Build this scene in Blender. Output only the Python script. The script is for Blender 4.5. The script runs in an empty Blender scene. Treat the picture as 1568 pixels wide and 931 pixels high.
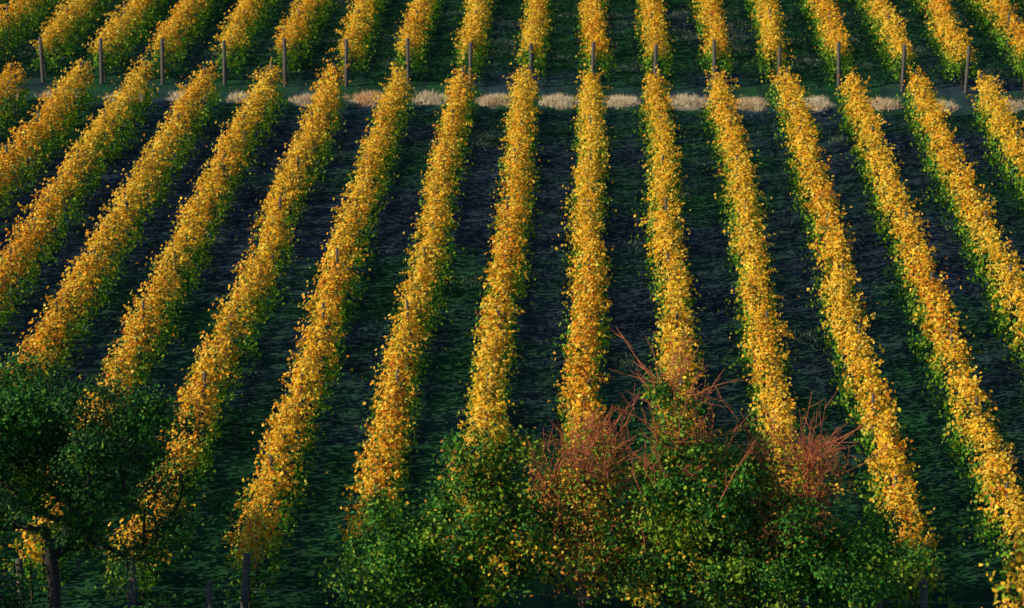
import bpy, math, random
import numpy as np
from mathutils import Matrix, Vector
rng = np.random.default_rng(7)
random.seed(7)
scene = bpy.context.scene
BETA = math.radians(8.0); M = math.tan(BETA)
ROW = 2.5; XOFF = -0.22
PATH0, PATH1 = 89.4, 91.3

def gz(y):
    y = np.asarray(y, dtype=float)
    lo = np.where(y < 25, 25*M - (25-y)*0.02, y*M)
    return np.where(y > 260, 260*M + 140*M*(1-np.exp(-(y-260)/140.0)), lo)

# ---------------------------------------------------------------- materials
def new_mat(name):
    m = bpy.data.materials.new(name); m.use_nodes = True
    nt = m.node_tree; nt.nodes.clear()
    return m, nt, nt.nodes, nt.links

def leaf_material(name, transl=0.35, rough=0.55):
    m, nt, N, L = new_mat(name)
    out = N.new('ShaderNodeOutputMaterial')
    at = N.new('ShaderNodeAttribute'); at.attribute_name = 'leafcol'
    p = N.new('ShaderNodeBsdfPrincipled'); p.inputs['Roughness'].default_value = rough
    p.inputs['Specular IOR Level'].default_value = 0.2
    L.new(at.outputs['Color'], p.inputs['Base Color'])
    if transl > 0:
        t = N.new('ShaderNodeBsdfTranslucent'); mx = N.new('ShaderNodeMixShader')
        mx.inputs[0].default_value = transl
        L.new(at.outputs['Color'], t.inputs['Color'])
        L.new(p.outputs[0], mx.inputs[1]); L.new(t.outputs[0], mx.inputs[2]); L.new(mx.outputs[0], out.inputs[0])
    else:
        L.new(p.outputs[0], out.inputs[0])
    return m

def wood_material(name, c1, c2, scale=6):
    m, nt, N, L = new_mat(name)
    out = N.new('ShaderNodeOutputMaterial'); p = N.new('ShaderNodeBsdfPrincipled')
    p.inputs['Roughness'].default_value = 0.85
    tc = N.new('ShaderNodeTexCoord'); mp = N.new('ShaderNodeMapping'); mp.inputs['Scale'].default_value = (scale*3, scale*3, scale)
    no = N.new('ShaderNodeTexNoise'); no.inputs['Scale'].default_value = 3; no.inputs['Detail'].default_value = 5
    r = N.new('ShaderNodeValToRGB'); r.color_ramp.elements[0].color = (*c1, 1); r.color_ramp.elements[1].color = (*c2, 1)
    r.color_ramp.elements[0].position = .35; r.color_ramp.elements[1].position = .65
    b = N.new('ShaderNodeBump'); b.inputs['Strength'].default_value = .5; b.inputs['Distance'].default_value = .02
    L.new(tc.outputs['Object'], mp.inputs[0]); L.new(mp.outputs[0], no.inputs['Vector']); L.new(no.outputs[0], r.inputs[0])
    L.new(r.outputs[0], p.inputs['Base Color']); L.new(no.outputs[0], b.inputs['Height']); L.new(b.outputs[0], p.inputs['Normal'])
    L.new(p.outputs[0], out.inputs[0])
    return m

MAT_VINE = leaf_material('vine_leaf', 0.33, .5)
MAT_TREE = leaf_material('tree_leaf', 0.3)
MAT_GRASS = leaf_material('grass_blade', 0, .9)
MAT_POST = wood_material('weathered_post', (.03, .028, .026), (.12, .11, .10))
MAT_BARK = wood_material('bark', (.010, .009, .008), (.035, .028, .024))
MAT_VTRUNK = wood_material('vine_bark', (.02, .014, .01), (.07, .05, .035))
MAT_TWIG = wood_material('red_twig', (.34, .085, .035), (.58, .19, .08))
m, nt, N, L = new_mat('wire'); o = N.new('ShaderNodeOutputMaterial'); p = N.new('ShaderNodeBsdfPrincipled')
p.inputs['Base Color'].default_value = (.25, .25, .26, 1); p.inputs['Metallic'].default_value = .8; p.inputs['Roughness'].default_value = .5
L.new(p.outputs[0], o.inputs[0]); MAT_WIRE = m

def ground_material():
    m, nt, N, L = new_mat('vineyard_soil')
    out = N.new('ShaderNodeOutputMaterial'); p = N.new('ShaderNodeBsdfPrincipled'); p.inputs['Roughness'].default_value = 1.0
    p.inputs['Specular IOR Level'].default_value = 0.0
    tc = N.new('ShaderNodeTexCoord'); sep = N.new('ShaderNodeSeparateXYZ'); L.new(tc.outputs['Object'], sep.inputs[0])
    def noise(scale, detail=4, rough=.6, vec=None):
        n = N.new('ShaderNodeTexNoise'); n.inputs['Scale'].default_value = scale; n.inputs['Detail'].default_value = detail
        n.inputs['Roughness'].default_value = rough; L.new(vec or tc.outputs['Object'], n.inputs['Vector']); return n.outputs[0]
    def math_(op, a, b=None, c=None, clamp=False):
        n = N.new('ShaderNodeMath'); n.operation = op; n.use_clamp = clamp
        for i, v in enumerate((a, b, c)):
            if v is None: continue
            if isinstance(v, (int, float)): n.inputs[i].default_value = v
            else: L.new(v, n.inputs[i])
        return n.outputs[0]
    def ramp(fac, p0, p1, c0=(0,0,0), c1=(1,1,1)):
        n = N.new('ShaderNodeValToRGB'); e = n.color_ramp.elements
        e[0].position = p0; e[1].position = p1; e[0].color = (*c0, 1); e[1].color = (*c1, 1); L.new(fac, n.inputs[0]); return n.outputs[0]
    def mrange(fac, a, b, c=0., d=1.):
        n = N.new('ShaderNodeMapRange'); n.inputs[1].default_value = a; n.inputs[2].default_value = b
        n.inputs[3].default_value = c; n.inputs[4].default_value = d; L.new(fac, n.inputs[0]); return n.outputs[0]
    def mix(fac, a, b):
        n = N.new('ShaderNodeMix'); n.data_type = 'RGBA'
        if isinstance(fac, float): n.inputs[0].default_value = fac
        else: L.new(fac, n.inputs[0])
        for i, v in ((6, a), (7, b)):
            if isinstance(v, tuple): n.inputs[i].default_value = (*v, 1)
            else: L.new(v, n.inputs[i])
        return n.outputs[2]
    soil = ramp(noise(9, 6, .65), .3, .75, (.016, .032, .052), (.042, .066, .100))  # blue of the sky-lit shade is put into the soil colour
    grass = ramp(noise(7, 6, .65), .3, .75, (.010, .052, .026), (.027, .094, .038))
    gm = math_('MULTIPLY_ADD', noise(.16, 3, .5), 1.4, -0.18)
    gm = math_('ADD', gm, math_('MULTIPLY', noise(.8, 6, .65), .7))
    gm = math_('ADD', gm, math_('MULTIPLY', math_('ABSOLUTE', math_('SUBTRACT', sep.outputs['Y'], 75.0)), 0.013))
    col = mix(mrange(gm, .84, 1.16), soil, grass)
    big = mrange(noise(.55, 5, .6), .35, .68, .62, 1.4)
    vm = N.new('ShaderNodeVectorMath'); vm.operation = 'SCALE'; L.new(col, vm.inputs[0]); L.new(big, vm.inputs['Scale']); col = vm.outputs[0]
    xr = math_('MULTIPLY', math_('ADD', sep.outputs['X'], -XOFF), 1/ROW)
    lanec = math_('SUBTRACT', .5, math_('ABSOLUTE', math_('SUBTRACT', math_('FRACT', math_('ADD', xr, 100.5)), .5)))
    tr = math_('ABSOLUTE', math_('SUBTRACT', lanec, .22))
    tr = math_('ADD', tr, math_('MULTIPLY', math_('SUBTRACT', noise(1.1, 4, .6), .5), .12))
    trm = ramp(tr, .015, .07, (1,1,1), (0,0,0))
    col = mix(math_('MULTIPLY', trm, .5), col, (.014, .026, .036))
    py = math_('ABSOLUTE', math_('SUBTRACT', sep.outputs['Y'], (PATH0+PATH1)/2))
    py = math_('ADD', py, math_('MULTIPLY', math_('SUBTRACT', noise(.9, 4, .6), .5), 2.0))
    py = math_('ADD', py, math_('MULTIPLY', math_('MULTIPLY', lanec, lanec), 7.0))
    pm = ramp(math_('MULTIPLY', py, .5), .25, .5, (1,1,1), (0,0,0))
    dry = ramp(noise(10, 5, .7), .3, .7, (.15, .13, .10), (.50, .43, .32))
    col = mix(pm, col, dry)
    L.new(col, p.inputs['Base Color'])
    b = N.new('ShaderNodeBump'); b.inputs['Strength'].default_value = .5; b.inputs['Distance'].default_value = .02
    L.new(noise(8, 6, .7), b.inputs['Height']); L.new(b.outputs[0], p.inputs['Normal'])
    L.new(p.outputs[0], out.inputs[0])
    return m

# ---------------------------------------------------------------- mesh helpers
def mesh_obj(name, verts, faces, mat, parent=None, smooth=False):
    me = bpy.data.meshes.new(name)
    verts = np.asarray(verts, dtype=np.float32); faces = np.asarray(faces, dtype=np.int32)
    k = faces.shape[1]; nf = len(faces)
    me.vertices.add(len(verts)); me.vertices.foreach_set('co', verts.ravel())
    me.loops.add(nf*k); me.loops.foreach_set('vertex_index', faces.ravel())
    me.polygons.add(nf); me.polygons.foreach_set('loop_start', np.arange(0, nf*k, k, dtype=np.int32))
    me.polygons.foreach_set('loop_total', np.full(nf, k, dtype=np.int32))
    if smooth: me.polygons.foreach_set('use_smooth', np.ones(nf, dtype=bool))
    me.update(calc_edges=True)
    me.materials.append(mat)
    ob = bpy.data.objects.new(name, me); scene.collection.objects.link(ob)
    if parent: ob.parent = parent
    return ob

def set_face_color(ob, cols):
    a = ob.data.attributes.new('leafcol', 'FLOAT_COLOR', 'FACE')
    c = np.ones((len(cols), 4), dtype=np.float32); c[:, :3] = cols
    a.data.foreach_set('color', c.ravel())

def unit(v): return v/np.maximum(np.linalg.norm(v, axis=1, keepdims=True), 1e-6)

def leaves(name, P, Nrm, size, cols, mat, parent=None, aspect=0.85):
    n = len(P)
    Nrm = unit(Nrm)
    T = unit(np.cross(Nrm, rng.normal(size=(n, 3)))); B = np.cross(Nrm, T)
    size = size[:, None]
    prof = [(-.5, 0, 0), (-.28, .46, .10), (.22, .40, .14), (.5, 0, -.06), (.22, -.40, .14), (-.28, -.46, .10)]
    V = np.empty((n, 6, 3), dtype=np.float32)
    curl = rng.uniform(.2, 2.0, size=(n, 1))
    for i, (a, b, c) in enumerate(prof):
        V[:, i] = P + size*(a*T + b*aspect*B + c*curl*Nrm)
    base = (np.arange(n)*6)[:, None]
    F = np.concatenate([base+np.array([[0, 3, 2, 1]]), base+np.array([[0, 5, 4, 3]])], axis=1).reshape(-1, 4)
    ob = mesh_obj(name, V.reshape(-1, 3), F, mat, parent)
    set_face_color(ob, np.repeat(cols, 2, axis=0))
    return ob

def tubes(name, A, B, ra, rb, mat, parent=None, sides=5, caps=False):
    A = np.asarray(A, float); B = np.asarray(B, float); ra = np.asarray(ra, float); rb = np.asarray(rb, float)
    n = len(A); D = unit(B-A)
    ref = np.where(np.abs(D[:, 2:3]) > .9, np.array([[1., 0, 0]]), np.array([[0, 0, 1.]]))
    T = unit(np.cross(D, ref)); S = np.cross(D, T)
    V = np.empty((n, 2*sides, 3))
    for i in range(sides):
        a = 2*math.pi*i/sides; d = math.cos(a)*T+math.sin(a)*S
        V[:, i] = A+d*ra[:, None]; V[:, sides+i] = B+d*rb[:, None]
    F = []
    base = (np.arange(n)*2*sides)[:, None]
    for i in range(sides):
        j = (i+1) % sides
        F.append(base+np.array([[i, j, sides+j, sides+i]]))
    if caps:
        F.append(base+sides+np.array([[0, 1, 2, 3]]))
        if sides == 6: F.append(base+sides+np.array([[0, 3, 4, 5]]))
    return mesh_obj(name, V.reshape(-1, 3), np.concatenate(F), mat, parent, smooth=not caps)

def empty(name, loc=(0, 0, 0)):
    e = bpy.data.objects.new(name, None); scene.collection.objects.link(e); e.empty_display_size = .5
    return e

class Wave:
    def __init__(s, freqs, n=6):
        s.k = rng.uniform(freqs[0], freqs[1], size=n); s.q = rng.uniform(-2.5, 2.5, size=n); s.p = rng.uniform(0, 6.28, size=n)
    def __call__(s, t, u=0):
        return sum(np.sin(k*t+q*u+p) for k, q, p in zip(s.k, s.q, s.p))/math.sqrt(len(s.k))

# ---------------------------------------------------------------- ground
xs = np.unique(np.concatenate([np.linspace(-900, -40, 20), np.arange(-40, 40.01, .5), np.linspace(40, 900, 20)]))
ys = np.unique(np.concatenate([np.linspace(-500, 30, 15), np.arange(30, 140.01, .5), np.linspace(140, 2500, 60)]))
X, Y = np.meshgrid(xs, ys)
w1, w2 = Wave((.2, .9)), Wave((.8, 2.5))
lane = np.cos(2*math.pi*(X-XOFF)/ROW)
Z = gz(Y)+.03*w1(X, Y*.5)+.012*w2(Y, X)+.035*lane*((Y > 46) & (Y < 89) | (Y > 92.5))*(np.abs(X) < 40)
nx, ny = len(xs), len(ys)
idx = np.arange(nx*ny).reshape(ny, nx)
F = np.stack([idx[:-1, :-1], idx[:-1, 1:], idx[1:, 1:], idx[1:, :-1]], axis=-1).reshape(-1, 4)
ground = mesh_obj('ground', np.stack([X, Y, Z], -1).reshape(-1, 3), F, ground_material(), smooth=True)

# ---------------------------------------------------------------- vine rows
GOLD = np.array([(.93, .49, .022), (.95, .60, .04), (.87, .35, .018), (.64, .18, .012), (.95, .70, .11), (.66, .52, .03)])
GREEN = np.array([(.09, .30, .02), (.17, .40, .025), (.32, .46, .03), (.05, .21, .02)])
regional = Wave((.05, .25), 5)

def half_view(y): return 3.0+.232*y

def build_row(k):
    x0 = k*ROW+XOFF
    row = empty('grapevine_row')
    near = 48.4 if k < 3 else 47.4
    if k == -4: near = 47.9
    near += random.uniform(-.2, .2)
    segs = [(near, 88.7+random.uniform(-.4, .3)), (92.4+random.uniform(-.2, .2), 113.0)]
    P, Nn, S, C = [], [], [], []
    posts = []; trunks = []
    wv = [Wave((1.0, 3.4)) for _ in range(3)]; wf = [Wave((4, 13)) for _ in range(4)]
    drift = Wave((.05, .5), 4); colw = Wave((.4, 2.6)); dens = Wave((2, 8), 5)
    for (y0, y1) in segs:
        n = int((y1-y0)*600)
        t = rng.uniform(y0, y1, n)
        axis = -1.77-.037*(t-48)
        inside = np.abs(x0-axis) < half_view(t)
        phi = rng.uniform(-.36*math.pi, 1.36*math.pi, n)
        dn = .80+.45*dens(t, phi*1.5)
        keep = (inside | (rng.random(n) < .13)) & (rng.random(n) < dn)
        t, phi, inside = t[keep], phi[keep], inside[keep]; n = len(t)
        cx = x0+.11*drift(t)
        big = np.where(inside, 1., 2.1)
        top = 1.0+.17*wv[0](t)+.12*wf[0](t)
        hw = .315*(1+.36*wv[1](t, phi)+.38*wf[1](t, phi)).clip(.3)
        hh = .74*top
        endf = np.clip(np.minimum(t-y0, y1-t)/.5, 0, 1)**.5
        r = 1-np.abs(rng.normal(0, .2, n)); r = np.where(rng.random(n) < .12, rng.random(n)*.8, r)
        out = rng.random(n) < .18; r = np.where(out, 1+np.abs(rng.normal(0, .24, n)), r)
        r *= 1+.18*wf[2](t, phi*2)
        c, s = np.cos(phi), np.sin(phi)
        pe = .78
        taper = 1.2-.38*s
        px = np.sign(c)*np.abs(c)**pe*hw*r*taper*(.75+.25*endf)
        pz = np.sign(s)*np.abs(s)**pe*hh*r*(.85+.15*endf)
        pos = np.stack([cx+px, t+rng.normal(0, .06, n), np.maximum(gz(t)+1.08+pz, gz(t)+.1)], 1)
        nrm = np.stack([c*.8-.3, rng.normal(0, .3, n)-.42, s+.3], 1)+rng.normal(0, .5, (n, 3))
        P.append(pos); Nn.append(nrm); S.append(rng.uniform(.062, .125, n)*big)
        C.append((t, pz+.04*rng.normal(size=n), px))
        ns = int((y1-y0)*7.5); st = rng.uniform(y0, y1, ns)
        ok = np.abs(x0-(-1.77-.037*(st-48))) < half_view(st); st = st[ok]
        for tt in st:
            m_ = random.randint(4, 14); ang = random.choice([random.uniform(-.1, 1.0), random.uniform(math.pi-1.0, math.pi+.1), random.uniform(1.0, 2.2)])
            ln = random.uniform(.10, .50); q = np.linspace(.2, 1, m_)
            sx = math.cos(ang)*(.27+ln*q); sz = math.sin(ang)*(.64+ln*q)-.12*q*q*(abs(math.cos(ang)))
            if abs(math.cos(ang)) > .6: sz = sz+random.uniform(-.4, .5)
            sy = tt+random.uniform(-.3, .3)*q
            pp = np.stack([x0+sx+rng.normal(0, .035, m_), sy, gz(sy)+1.08+sz+rng.normal(0, .035, m_)], 1)
            P.append(pp); Nn.append(rng.normal(size=(m_, 3))+np.array([-.4, -.4, .6])); S.append(rng.uniform(.06, .112, m_)); C.append((sy, sz+.1, sx))
        yy = y0+.35
        if y0 < 60: posts.append((x0+random.uniform(-.1, .1), y0-.15, 2)); yy = y0+4.5
        while yy < y1+.2:
            end = 1 if (y0 > 90 and yy < y0+1) else 0
            if end: yy = y0-.05
            posts.append((x0+random.uniform(-.04, .04), yy, end)); yy += 4.8
            if y1-4.5 < yy < y1-.3: yy = y1-.5
        for yt in np.arange(y0+.5, y1, 1.1): trunks.append((x0+random.uniform(-.05, .05), yt+random.uniform(-.1, .1)))
    P = np.concatenate(P); Nn = np.concatenate(Nn); S = np.concatenate(S)
    t = np.concatenate([c[0] for c in C]); h = np.concatenate([c[1] for c in C]); px = np.concatenate([c[2] for c in C])
    n = len(t)
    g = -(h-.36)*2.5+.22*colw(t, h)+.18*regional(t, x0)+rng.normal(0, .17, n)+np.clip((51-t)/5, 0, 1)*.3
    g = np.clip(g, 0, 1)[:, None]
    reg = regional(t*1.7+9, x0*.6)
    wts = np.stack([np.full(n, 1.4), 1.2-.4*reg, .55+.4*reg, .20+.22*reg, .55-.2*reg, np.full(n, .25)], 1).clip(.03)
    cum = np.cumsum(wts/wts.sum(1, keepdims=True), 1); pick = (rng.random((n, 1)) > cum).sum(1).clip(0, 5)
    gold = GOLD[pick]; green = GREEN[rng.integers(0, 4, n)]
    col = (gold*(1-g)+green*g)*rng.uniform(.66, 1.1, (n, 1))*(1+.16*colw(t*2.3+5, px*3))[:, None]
    leaves('foliage', P, Nn, S, np.clip(col, 0, .95), MAT_VINE, row)
    A = np.array([(x, y, float(gz(y))-.05) for x, y in trunks]); Bm = A+np.array([0, 0, .55])+rng.normal(0, .04, A.shape)
    Bt = Bm+np.array([0, 0, .6])+rng.normal(0, .07, A.shape)
    tubes('vine_trunks', np.concatenate([A, Bm]), np.concatenate([Bm, Bt]), np.concatenate([np.full(len(A), .04), np.full(len(A), .032)]),
          np.concatenate([np.full(len(A), .032), np.full(len(A), .018)]), MAT_VTRUNK, row)
    A = np.array([(x, y, float(gz(y))-.1) for x, y, e in posts])
    ht = np.array([(2.07, 1.98, 1.7)[e] for *_, e in posts])+rng.normal(0, .08, len(posts))
    B = A+np.stack([rng.normal(0, .05, len(A)), rng.normal(0, .06, len(A)), ht], 1)
    rr = np.array([(.042, .08, .09)[e] for *_, e in posts])
    tubes('posts', A, B, rr, rr*.92, MAT_POST, row, sides=4, caps=True)
    W0, W1 = [], []
    for (y0, y1) in segs:
        for hz in (.75, 1.25, 1.7):
            for s in (-1, 1):
                W0.append((x0+.05*s, y0+.15, float(gz(y0+.15))+hz)); W1.append((x0+.05*s, y1-.1, float(gz(y1-.1))+hz))
    tubes('trellis_wires', W0, W1, np.full(len(W0), .003), np.full(len(W0), .003), MAT_WIRE, row, sides=3)

for k in range(-13, 12): build_row(k)

# ---------------------------------------------------------------- grass & fallen leaves
def blades(name, x, y, hgt, wid, cols, lean=.5):
    n = len(x); z = gz(y)-.02
    a = rng.uniform(0, 6.28, n); d = np.stack([np.cos(a), np.sin(a), np.zeros(n)], 1)
    l = np.stack([rng.normal(0, lean, n), rng.normal(0, lean, n), np.ones(n)], 1)
    p = np.stack([x, y, z], 1)
    V = np.stack([p-d*wid[:, None], p+d*wid[:, None], p+l*hgt[:, None]], 1).reshape(-1, 3)
    ob = mesh_obj(name, V, np.arange(3*n).reshape(-1, 3), MAT_GRASS); set_face_color(ob, cols); return ob

def tufted(ntuft, per, xr, yr, spread):
    cx = rng.uniform(*xr, ntuft); cy = rng.uniform(*yr, ntuft)
    x = np.repeat(cx, per)+rng.normal(0, spread, ntuft*per); y = np.repeat(cy, per)+rng.normal(0, spread, ntuft*per)
    return x, y, np.repeat(np.arange(ntuft), per)

x, y, i = tufted(7000, 18, (-32, 28), (45, 114), .2)
pm = Wave((.1, .5)); keep = (pm(x, y*.5) + np.abs(y-72)*.02 > .15) & ((y < PATH0) | (y > PATH1)); x, y, i = x[keep], y[keep], i[keep]; n = len(x)
pc = np.array([(.018, .085, .035), (.03, .12, .045), (.016, .07, .04), (.06, .11, .06)])[rng.choice(4, 7000, p=[.35, .3, .25, .1])][i]
blades('grass', x, y, rng.uniform(.03, .10, n), rng.uniform(.005, .011, n), pc*rng.uniform(.7, 1.3, (n, 1)), .6)
lanes = XOFF+ROW*(np.arange(-14, 13)+.5)
nt1 = 190; cx = rng.choice(lanes, nt1)+rng.normal(0, .35, nt1); cy = rng.uniform(93.5, 114, nt1)
nt2 = 22; cx = np.concatenate([cx, rng.choice(lanes[4:-4], nt2)+rng.normal(0, .35, nt2)]); cy = np.concatenate([cy, rng.uniform(54, 87, nt2)])
per = 200; sx_ = rng.uniform(.2, .45, len(cx))
x = np.repeat(cx, per)+rng.normal(0, 1, len(cx)*per)*np.repeat(sx_, per); y = np.repeat(cy, per)+rng.normal(0, .28, len(cx)*per); n = len(x)
blades('dry_grass_tuft', x, y, rng.uniform(.06, .17, n), rng.uniform(.006, .013, n), np.array([(.16, .24, .19)])*rng.uniform(.6, 1.4, (n, 1)), .6)
# each lane's patch of dry grass has its own size, place and tone
X_, Y_, C_ = [], [], []
for l in lanes:
    tone = np.array(random.choice([(.92, .80, .60), (.85, .66, .44), (.92, .58, .30), (.85, .74, .54)]))
    w_ = random.uniform(.2, .42); oy = random.uniform(-.2, .25); ox = random.uniform(-.2, .2)
    for _ in range(random.randint(28, 70)):
        a_ = l+ox+random.gauss(0, w_); b_ = (PATH0+PATH1)/2+oy+random.gauss(0, .28)
        m_ = 45
        X_.append(a_+rng.normal(0, .13, m_)); Y_.append(b_+rng.normal(0, .12, m_))
        c_ = tone*.65+.35*np.array(random.choice([(.80, .72, .55), (.6, .50, .34), (.6, .36, .16), (.4, .42, .28)]))
        C_.append(np.repeat(c_[None], m_, 0))
x, y, pc = np.concatenate(X_), np.concatenate(Y_), np.concatenate(C_); n = len(x)
blades('dry_path_grass', x, y, rng.uniform(.08, .28, n), rng.uniform(.007, .015, n), pc*rng.uniform(.7, 1.08, (n, 1)), .55)
n = 9000
x = rng.uniform(-32, 28, n); x = np.where(rng.random(n) < .8, np.round((x-XOFF)/ROW)*ROW+XOFF+rng.normal(0, .5, n), x); y = rng.uniform(45, 114, n)
leaves('fallen_leaves', np.stack([x, y, gz(y)+.03+.035*np.cos(2*math.pi*(x-XOFF)/ROW)], 1), np.array([[0, 0, 1.]])+rng.normal(0, .35, (n, 3)),
       rng.uniform(.04, .08, n), np.array([(.28, .17, .07), (.15, .10, .06), (.38, .24, .06), (.14, .16, .15)])[rng.integers(0, 4, n)], MAT_GRASS)

# ---------------------------------------------------------------- trees
def make_tree(name, bx, by, lobes, ntarget, leaf_n, leaf_size, palette, weights, stems=1, fork=1.5, clump=.24, trunk_r=.12, twigs=0, twig_len=.6, sub=9):
    z0 = float(gz(by))
    tree = empty(name)
    nodes = [np.array([bx+random.uniform(-.05, .05), by, z0-.1])]; par = [-1]
    for s in range(stems):
        cur = 0; p = nodes[0].copy(); d = np.array([random.uniform(-.35, .35)*(stems > 1), random.uniform(-.3, .3)*(stems > 1), 1.])
        steps = 5
        for j in range(steps):
            p = p+d*fork/steps+rng.normal(0, .04, 3); nodes.append(p.copy()); par.append(cur); cur = len(nodes)-1
    vol = np.array([l[2]*l[2]*l[3] for l in lobes]); vol = vol**.8; vol /= vol.sum()
    subs = []
    for _ in range(sub):
        l = lobes[rng.choice(len(lobes), p=vol)]
        v = rng.normal(size=3); v[2] = abs(v[2])*.8-.1; v /= np.linalg.norm(v); r = random.uniform(.25, .5)
        subs.append((l[0]+v[0]*l[2]*random.uniform(.85, 1.25), l[1]+v[2]*l[3]*random.uniform(.9, 1.2), r, r*random.uniform(.7, 1.2), v[1]*l[2]))
    T = []
    for _ in range(ntarget):
        if random.random() < .42 and subs:
            l = random.choice(subs)
            v = rng.normal(size=3); v /= np.linalg.norm(v); r = rng.random()**.4
            T.append((bx+l[0]+v[0]*l[2]*r, by+l[4]+v[1]*l[2]*r, z0+l[1]+v[2]*l[3]*r))
        else:
            l = lobes[rng.choice(len(lobes), p=vol)]
            v = rng.normal(size=3); v /= np.linalg.norm(v); r = rng.random()**.42
            T.append((bx+l[0]+v[0]*l[2]*r, by+v[1]*l[2]*r*(.9), z0+l[1]+v[2]*l[3]*r))
    T = np.array(T); T = T[T[:, 2] > z0+.3]
    T = T[np.argsort(np.linalg.norm(T-nodes[min(len(nodes)-1, 5)], axis=1))]
    tips = []
    for t in T:
        A = np.array(nodes); dv = t-A
        dist = np.linalg.norm(dv, axis=1)+np.where(dv[:, 2] < .1, .8, 0)
        dist[:3] += 3
        j = int(np.argmin(dist)); d = np.linalg.norm(t-A[j]); st = max(2, int(d/.25)); p0 = A[j]; cur = j
        for q in range(1, st+1):
            f = q/st; p = p0+(t-p0)*f; p[2] += -.12*d*math.sin(math.pi*f)*.6; p = p+rng.normal(0, .025, 3)
            nodes.append(p); par.append(cur); cur = len(nodes)-1
        tips.append(cur)
    Np = len(nodes); w = np.zeros(Np)
    for i in range(Np-1, 0, -1):
        w[i] = max(w[i], 1); w[par[i]] += w[i]
    rad = trunk_r*(w/w[1:].max())**.42; rad = np.maximum(rad, .006); rad[0] = trunk_r*1.2
    A = np.array([nodes[par[i]] for i in range(1, Np)]); B = np.array(nodes[1:])
    ra = np.array([min(rad[par[i]], rad[i]*1.3) for i in range(1, Np)])
    tubes('trunk_and_limbs', A, B, ra, rad[1:], MAT_BARK, tree, sides=6)
    tipz = np.array([nodes[i] for i in tips])
    if twigs:
        a, b, ra_, rb_ = [], [], [], []; order = np.argsort(-tipz[:, 2])
        for q in range(twigs):
            s = tipz[order[int(abs(random.gauss(0, .35))*len(order)) % len(order)]]
            d = np.array([random.gauss(0, .45), random.gauss(0, .35)-.1, random.uniform(.4, 1.15)])*twig_len*random.uniform(.35, 1)
            mid = s+d*.5+rng.normal(0, .06, 3); e = s+d+rng.normal(0, .08, 3)
            a += [s, mid]; b += [mid, e]; ra_ += [.014, .010]; rb_ += [.010, .004]
            for _ in range(4):
                f = random.uniform(.2, .9); o_ = s+(e-s)*f; a.append(o_); b.append(o_+d*.25+rng.normal(0, .12, 3)); ra_.append(.008); rb_.append(.004)
        tubes('bare_twigs', a, b, ra_, rb_, MAT_TWIG, tree, sides=3)
    tp = tipz; per = max(1, leaf_n//len(tp))
    cw = np.array(weights, float); cw /= cw.sum()
    pal = np.array(palette)
    cl = pal[rng.choice(len(pal), len(tp), p=cw)]
    cnt = (per*rng.uniform(.2, 1.8, len(tp))).astype(int); ii = np.repeat(np.arange(len(tp)), cnt); n = len(ii)
    sc = rng.uniform(.6, 1.4, len(tp))[ii][:, None]
    off = rng.normal(size=(n, 3))*np.array([clump, clump, clump*.75])*sc
    P = tp[ii]+off
    own = rng.random(n) < .3
    col = cl[ii].copy(); col[own] = pal[rng.choice(len(pal), own.sum(), p=cw)]
    col *= rng.uniform(.6, 1.3, (n, 1))
    leaves('foliage', P, unit(off)*.6+rng.normal(0, .6, (n, 3))+np.array([-.1, -.2, .5]), rng.uniform(.7, 1.3, n)*leaf_size, col, MAT_TREE, tree, aspect=.65)
    return tree

DG = (.020, .095, .018); MG = (.065, .24, .024); YG = (.26, .40, .025); YE = (.76, .47, .03); OR = (.6, .24, .04); RB = (.28, .09, .04)
# big tree on the left, its shade put into the dark leaf colours
make_tree('broadleaf_tree', -11.5, 46.0, [(0.4, 5.5, 1.6, 1.15), (1.5, 4.7, 1.9, 1.1), (2.8, 3.5, 1.3, .6), (-1.2, 5.0, 2.0, 1.4), (-.8, 3.7, 1.9, .9), (1.6, 2.8, 1.1, .5)],
          300, 46000, .078, [DG, MG, YG, (.014, .08, .02)], [.48, .28, .05, .38], stems=1, fork=2.5, clump=.21, trunk_r=.15, sub=16)
make_tree('green_shrub', -13.4, 45.6, [(0, 1.7, 1.5, 1.2)], 100, 10000, .08, [DG, MG], [.8, .2], stems=3, fork=.6, trunk_r=.06)
make_tree('green_shrub', -9.6, 45.8, [(0, .7, 1.4, .6)], 80, 6000, .08, [DG, MG], [.7, .3], stems=3, fork=.4, trunk_r=.05)
make_tree('green_shrub', -6.9, 45.9, [(0, .3, 1.5, .5)], 80, 6000, .08, [DG, MG, YG], [.6, .3, .1], stems=3, fork=.4, trunk_r=.05)
# band of small trees and shrubs in the middle
make_tree('green_shrub', -4.3, 46.2, [(0, 2.3, 1.1, 1.2), (.9, 2.1, .9, .9)], 120, 12500, .08, [DG, MG, YG], [.35, .55, .15], stems=4, fork=.6, trunk_r=.06)
make_tree('yellowing_tree', -2.2, 46.1, [(.1, 4.3, .8, 1.1), (.2, 2.9, 1.35, 1.1), (-.8, 3.5, .7, .7)], 160, 13500, .085, [DG, MG, YG, YE, OR], [.28, .48, .32, .18, .04], stems=3, fork=1.0, trunk_r=.08, clump=.19, sub=14)
make_tree('red_twig_shrub', -.3, 46.3, [(0, 4.1, .9, 1.2), (.1, 2.6, 1.1, 1.0), (.6, 3.7, .8, .8)], 160, 6500, .075, [RB, OR, YG, MG, YE], [.25, .22, .32, .45, .1], stems=4, fork=1.0, trunk_r=.06, twigs=150, twig_len=1.1, clump=.19)
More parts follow.
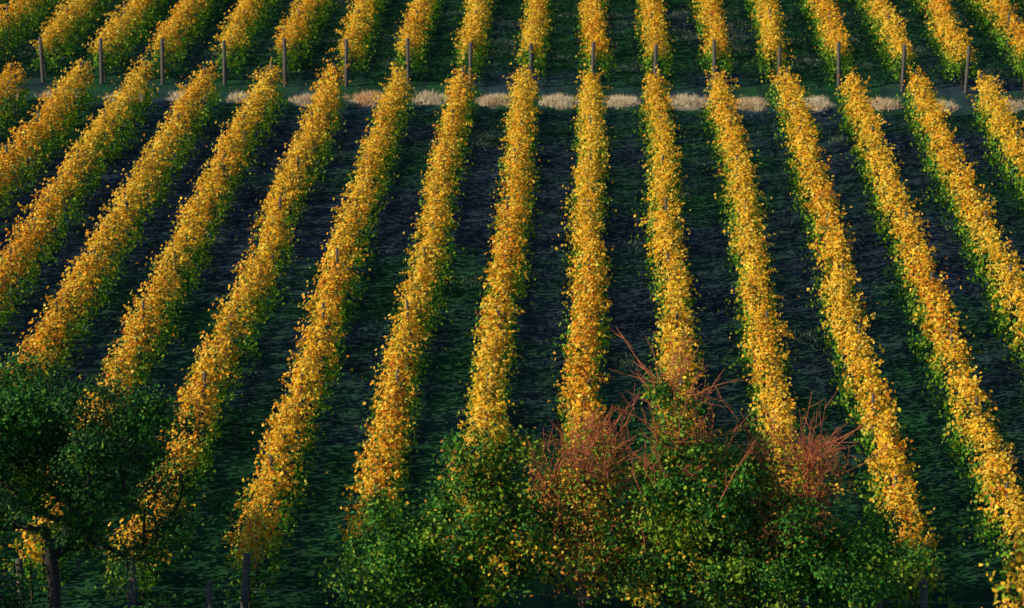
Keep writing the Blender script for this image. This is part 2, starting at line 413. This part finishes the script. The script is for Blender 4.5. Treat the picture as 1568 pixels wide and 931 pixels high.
make_tree('yellowing_tree', 1.75, 46.1, [(-.3, 5.2, .65, 1.0), (.2, 4.1, 1.15, 1.1), (-.1, 2.5, 1.3, .9)], 200, 15500, .085, [DG, MG, YG, YE], [.25, .5, .42, .15], stems=3, fork=1.2, trunk_r=.09, twigs=110, twig_len=1.5, clump=.19, sub=14)
make_tree('green_shrub', 3.0, 46.0, [(0, 3.8, 1.15, 1.2), (.2, 2.3, 1.2, 1.0)], 150, 13500, .08, [DG, MG, YG, YE], [.38, .5, .22, .05], stems=3, fork=1.0, trunk_r=.08, clump=.2, sub=12)
make_tree('red_twig_shrub', 4.1, 46.4, [(0, 4.4, 1.1, .9), (.2, 3.0, 1.0, 1.0)], 140, 4000, .075, [RB, OR, YG, YE, MG], [.3, .28, .25, .15, .3], stems=4, fork=1.4, trunk_r=.07, twigs=170, twig_len=1.25)
make_tree('green_shrub', 5.4, 46.1, [(0, 2.6, 1.25, 1.2), (-1.0, 2.7, 1.0, 1.0)], 150, 13500, .08, [DG, MG, YG], [.35, .55, .18], stems=4, fork=.7, trunk_r=.07, clump=.2, sub=12)
make_tree('golden_tree', 7.45, 36.6, [(0, 6.95, .9, 1.2), (.6, 5.3, 1.3, 1.4)], 120, 7500, .11, [YE, (.85, .56, .05), YG, OR], [.4, .4, .2, .15], stems=1, fork=3.4, trunk_r=.12, clump=.2)

# ---------------------------------------------------------------- fence at the foot of the vineyard
fence = empty('wire_fence')
fx = [-14.5, -10.1, -8.35, -3.55, 1.3, 6.3, 10.5]
A = np.array([(x, 47.0, float(gz(47.0))-.1) for x in fx]); B = A+np.stack([rng.normal(0, .05, len(A)), rng.normal(0, .04, len(A)), np.full(len(A), 1.62)], 1)
tubes('posts', A, B, np.full(len(A), .085), np.full(len(A), .075), MAT_POST, fence, sides=6, caps=True)
W0, W1 = [], []
for h in (.5, .95, 1.4):
    for i in range(len(fx)-1):
        W0.append((fx[i], 46.93, float(gz(47))+h)); W1.append((fx[i+1], 46.93, float(gz(47))+h))
tubes('wires', W0, W1, np.full(len(W0), .005), np.full(len(W0), .005), MAT_WIRE, fence, sides=3)

# ---------------------------------------------------------------- camera
fpx = 3500.0
vec = np.array([145., 1345., fpx]); nv = np.linalg.norm(vec)
e1 = np.array([1., 0, 0]); e2 = np.array([0, math.cos(BETA), math.sin(BETA)]); e3 = np.array([0, -math.sin(BETA), math.cos(BETA)])
sy = vec[0]/nv; cy = math.sqrt(1-sy*sy)
R = cy*e1+sy*e2
fp = (vec[2]/nv)/cy
Fw = fp*(-sy*e1+cy*e2)-math.sqrt(1-fp*fp)*e3
U = np.cross(R, Fw)
cam = bpy.data.cameras.new('camera'); co = bpy.data.objects.new('camera', cam); scene.collection.objects.link(co)
co.matrix_world = Matrix(((R[0], U[0], -Fw[0], 0), (R[1], U[1], -Fw[1], 0), (R[2], U[2], -Fw[2], 25.35), (0, 0, 0, 1)))
cam.sensor_width = 36; cam.lens = 36*fpx/1568; cam.clip_start = .5; cam.clip_end = 5000
cam.dof.use_dof = True; cam.dof.focus_distance = 60; cam.dof.aperture_fstop = 1.2
scene.camera = co

# ---------------------------------------------------------------- light
EL = math.radians(25); az = (-.95, -.34)
azn = math.hypot(*az); sd = Vector((az[0]/azn*math.cos(EL), az[1]/azn*math.cos(EL), math.sin(EL)))
sun = bpy.data.lights.new('sun', 'SUN'); sun.energy = 5; sun.angle = math.radians(.5); sun.color = (1.0, .85, .56)
so = bpy.data.objects.new('sun', sun); scene.collection.objects.link(so); so.rotation_euler = sd.to_track_quat('Z', 'Y').to_euler(); so.location = (-30, 40, 60)
w = bpy.data.worlds.new('World'); scene.world = w; w.use_nodes = True
nt = w.node_tree; bg = nt.nodes['Background']; sky = nt.nodes.new('ShaderNodeTexSky'); sky.sky_type = 'NISHITA'; sky.sun_disc = False
sky.sun_elevation = EL; sky.sun_rotation = math.atan2(sd.x, sd.y); sky.dust_density = .3; sky.ozone_density = 4
nt.links.new(sky.outputs[0], bg.inputs[0]); bg.inputs[1].default_value = .12
scene.view_settings.view_transform = 'Standard'; scene.view_settings.look = 'None'; scene.view_settings.exposure = 0
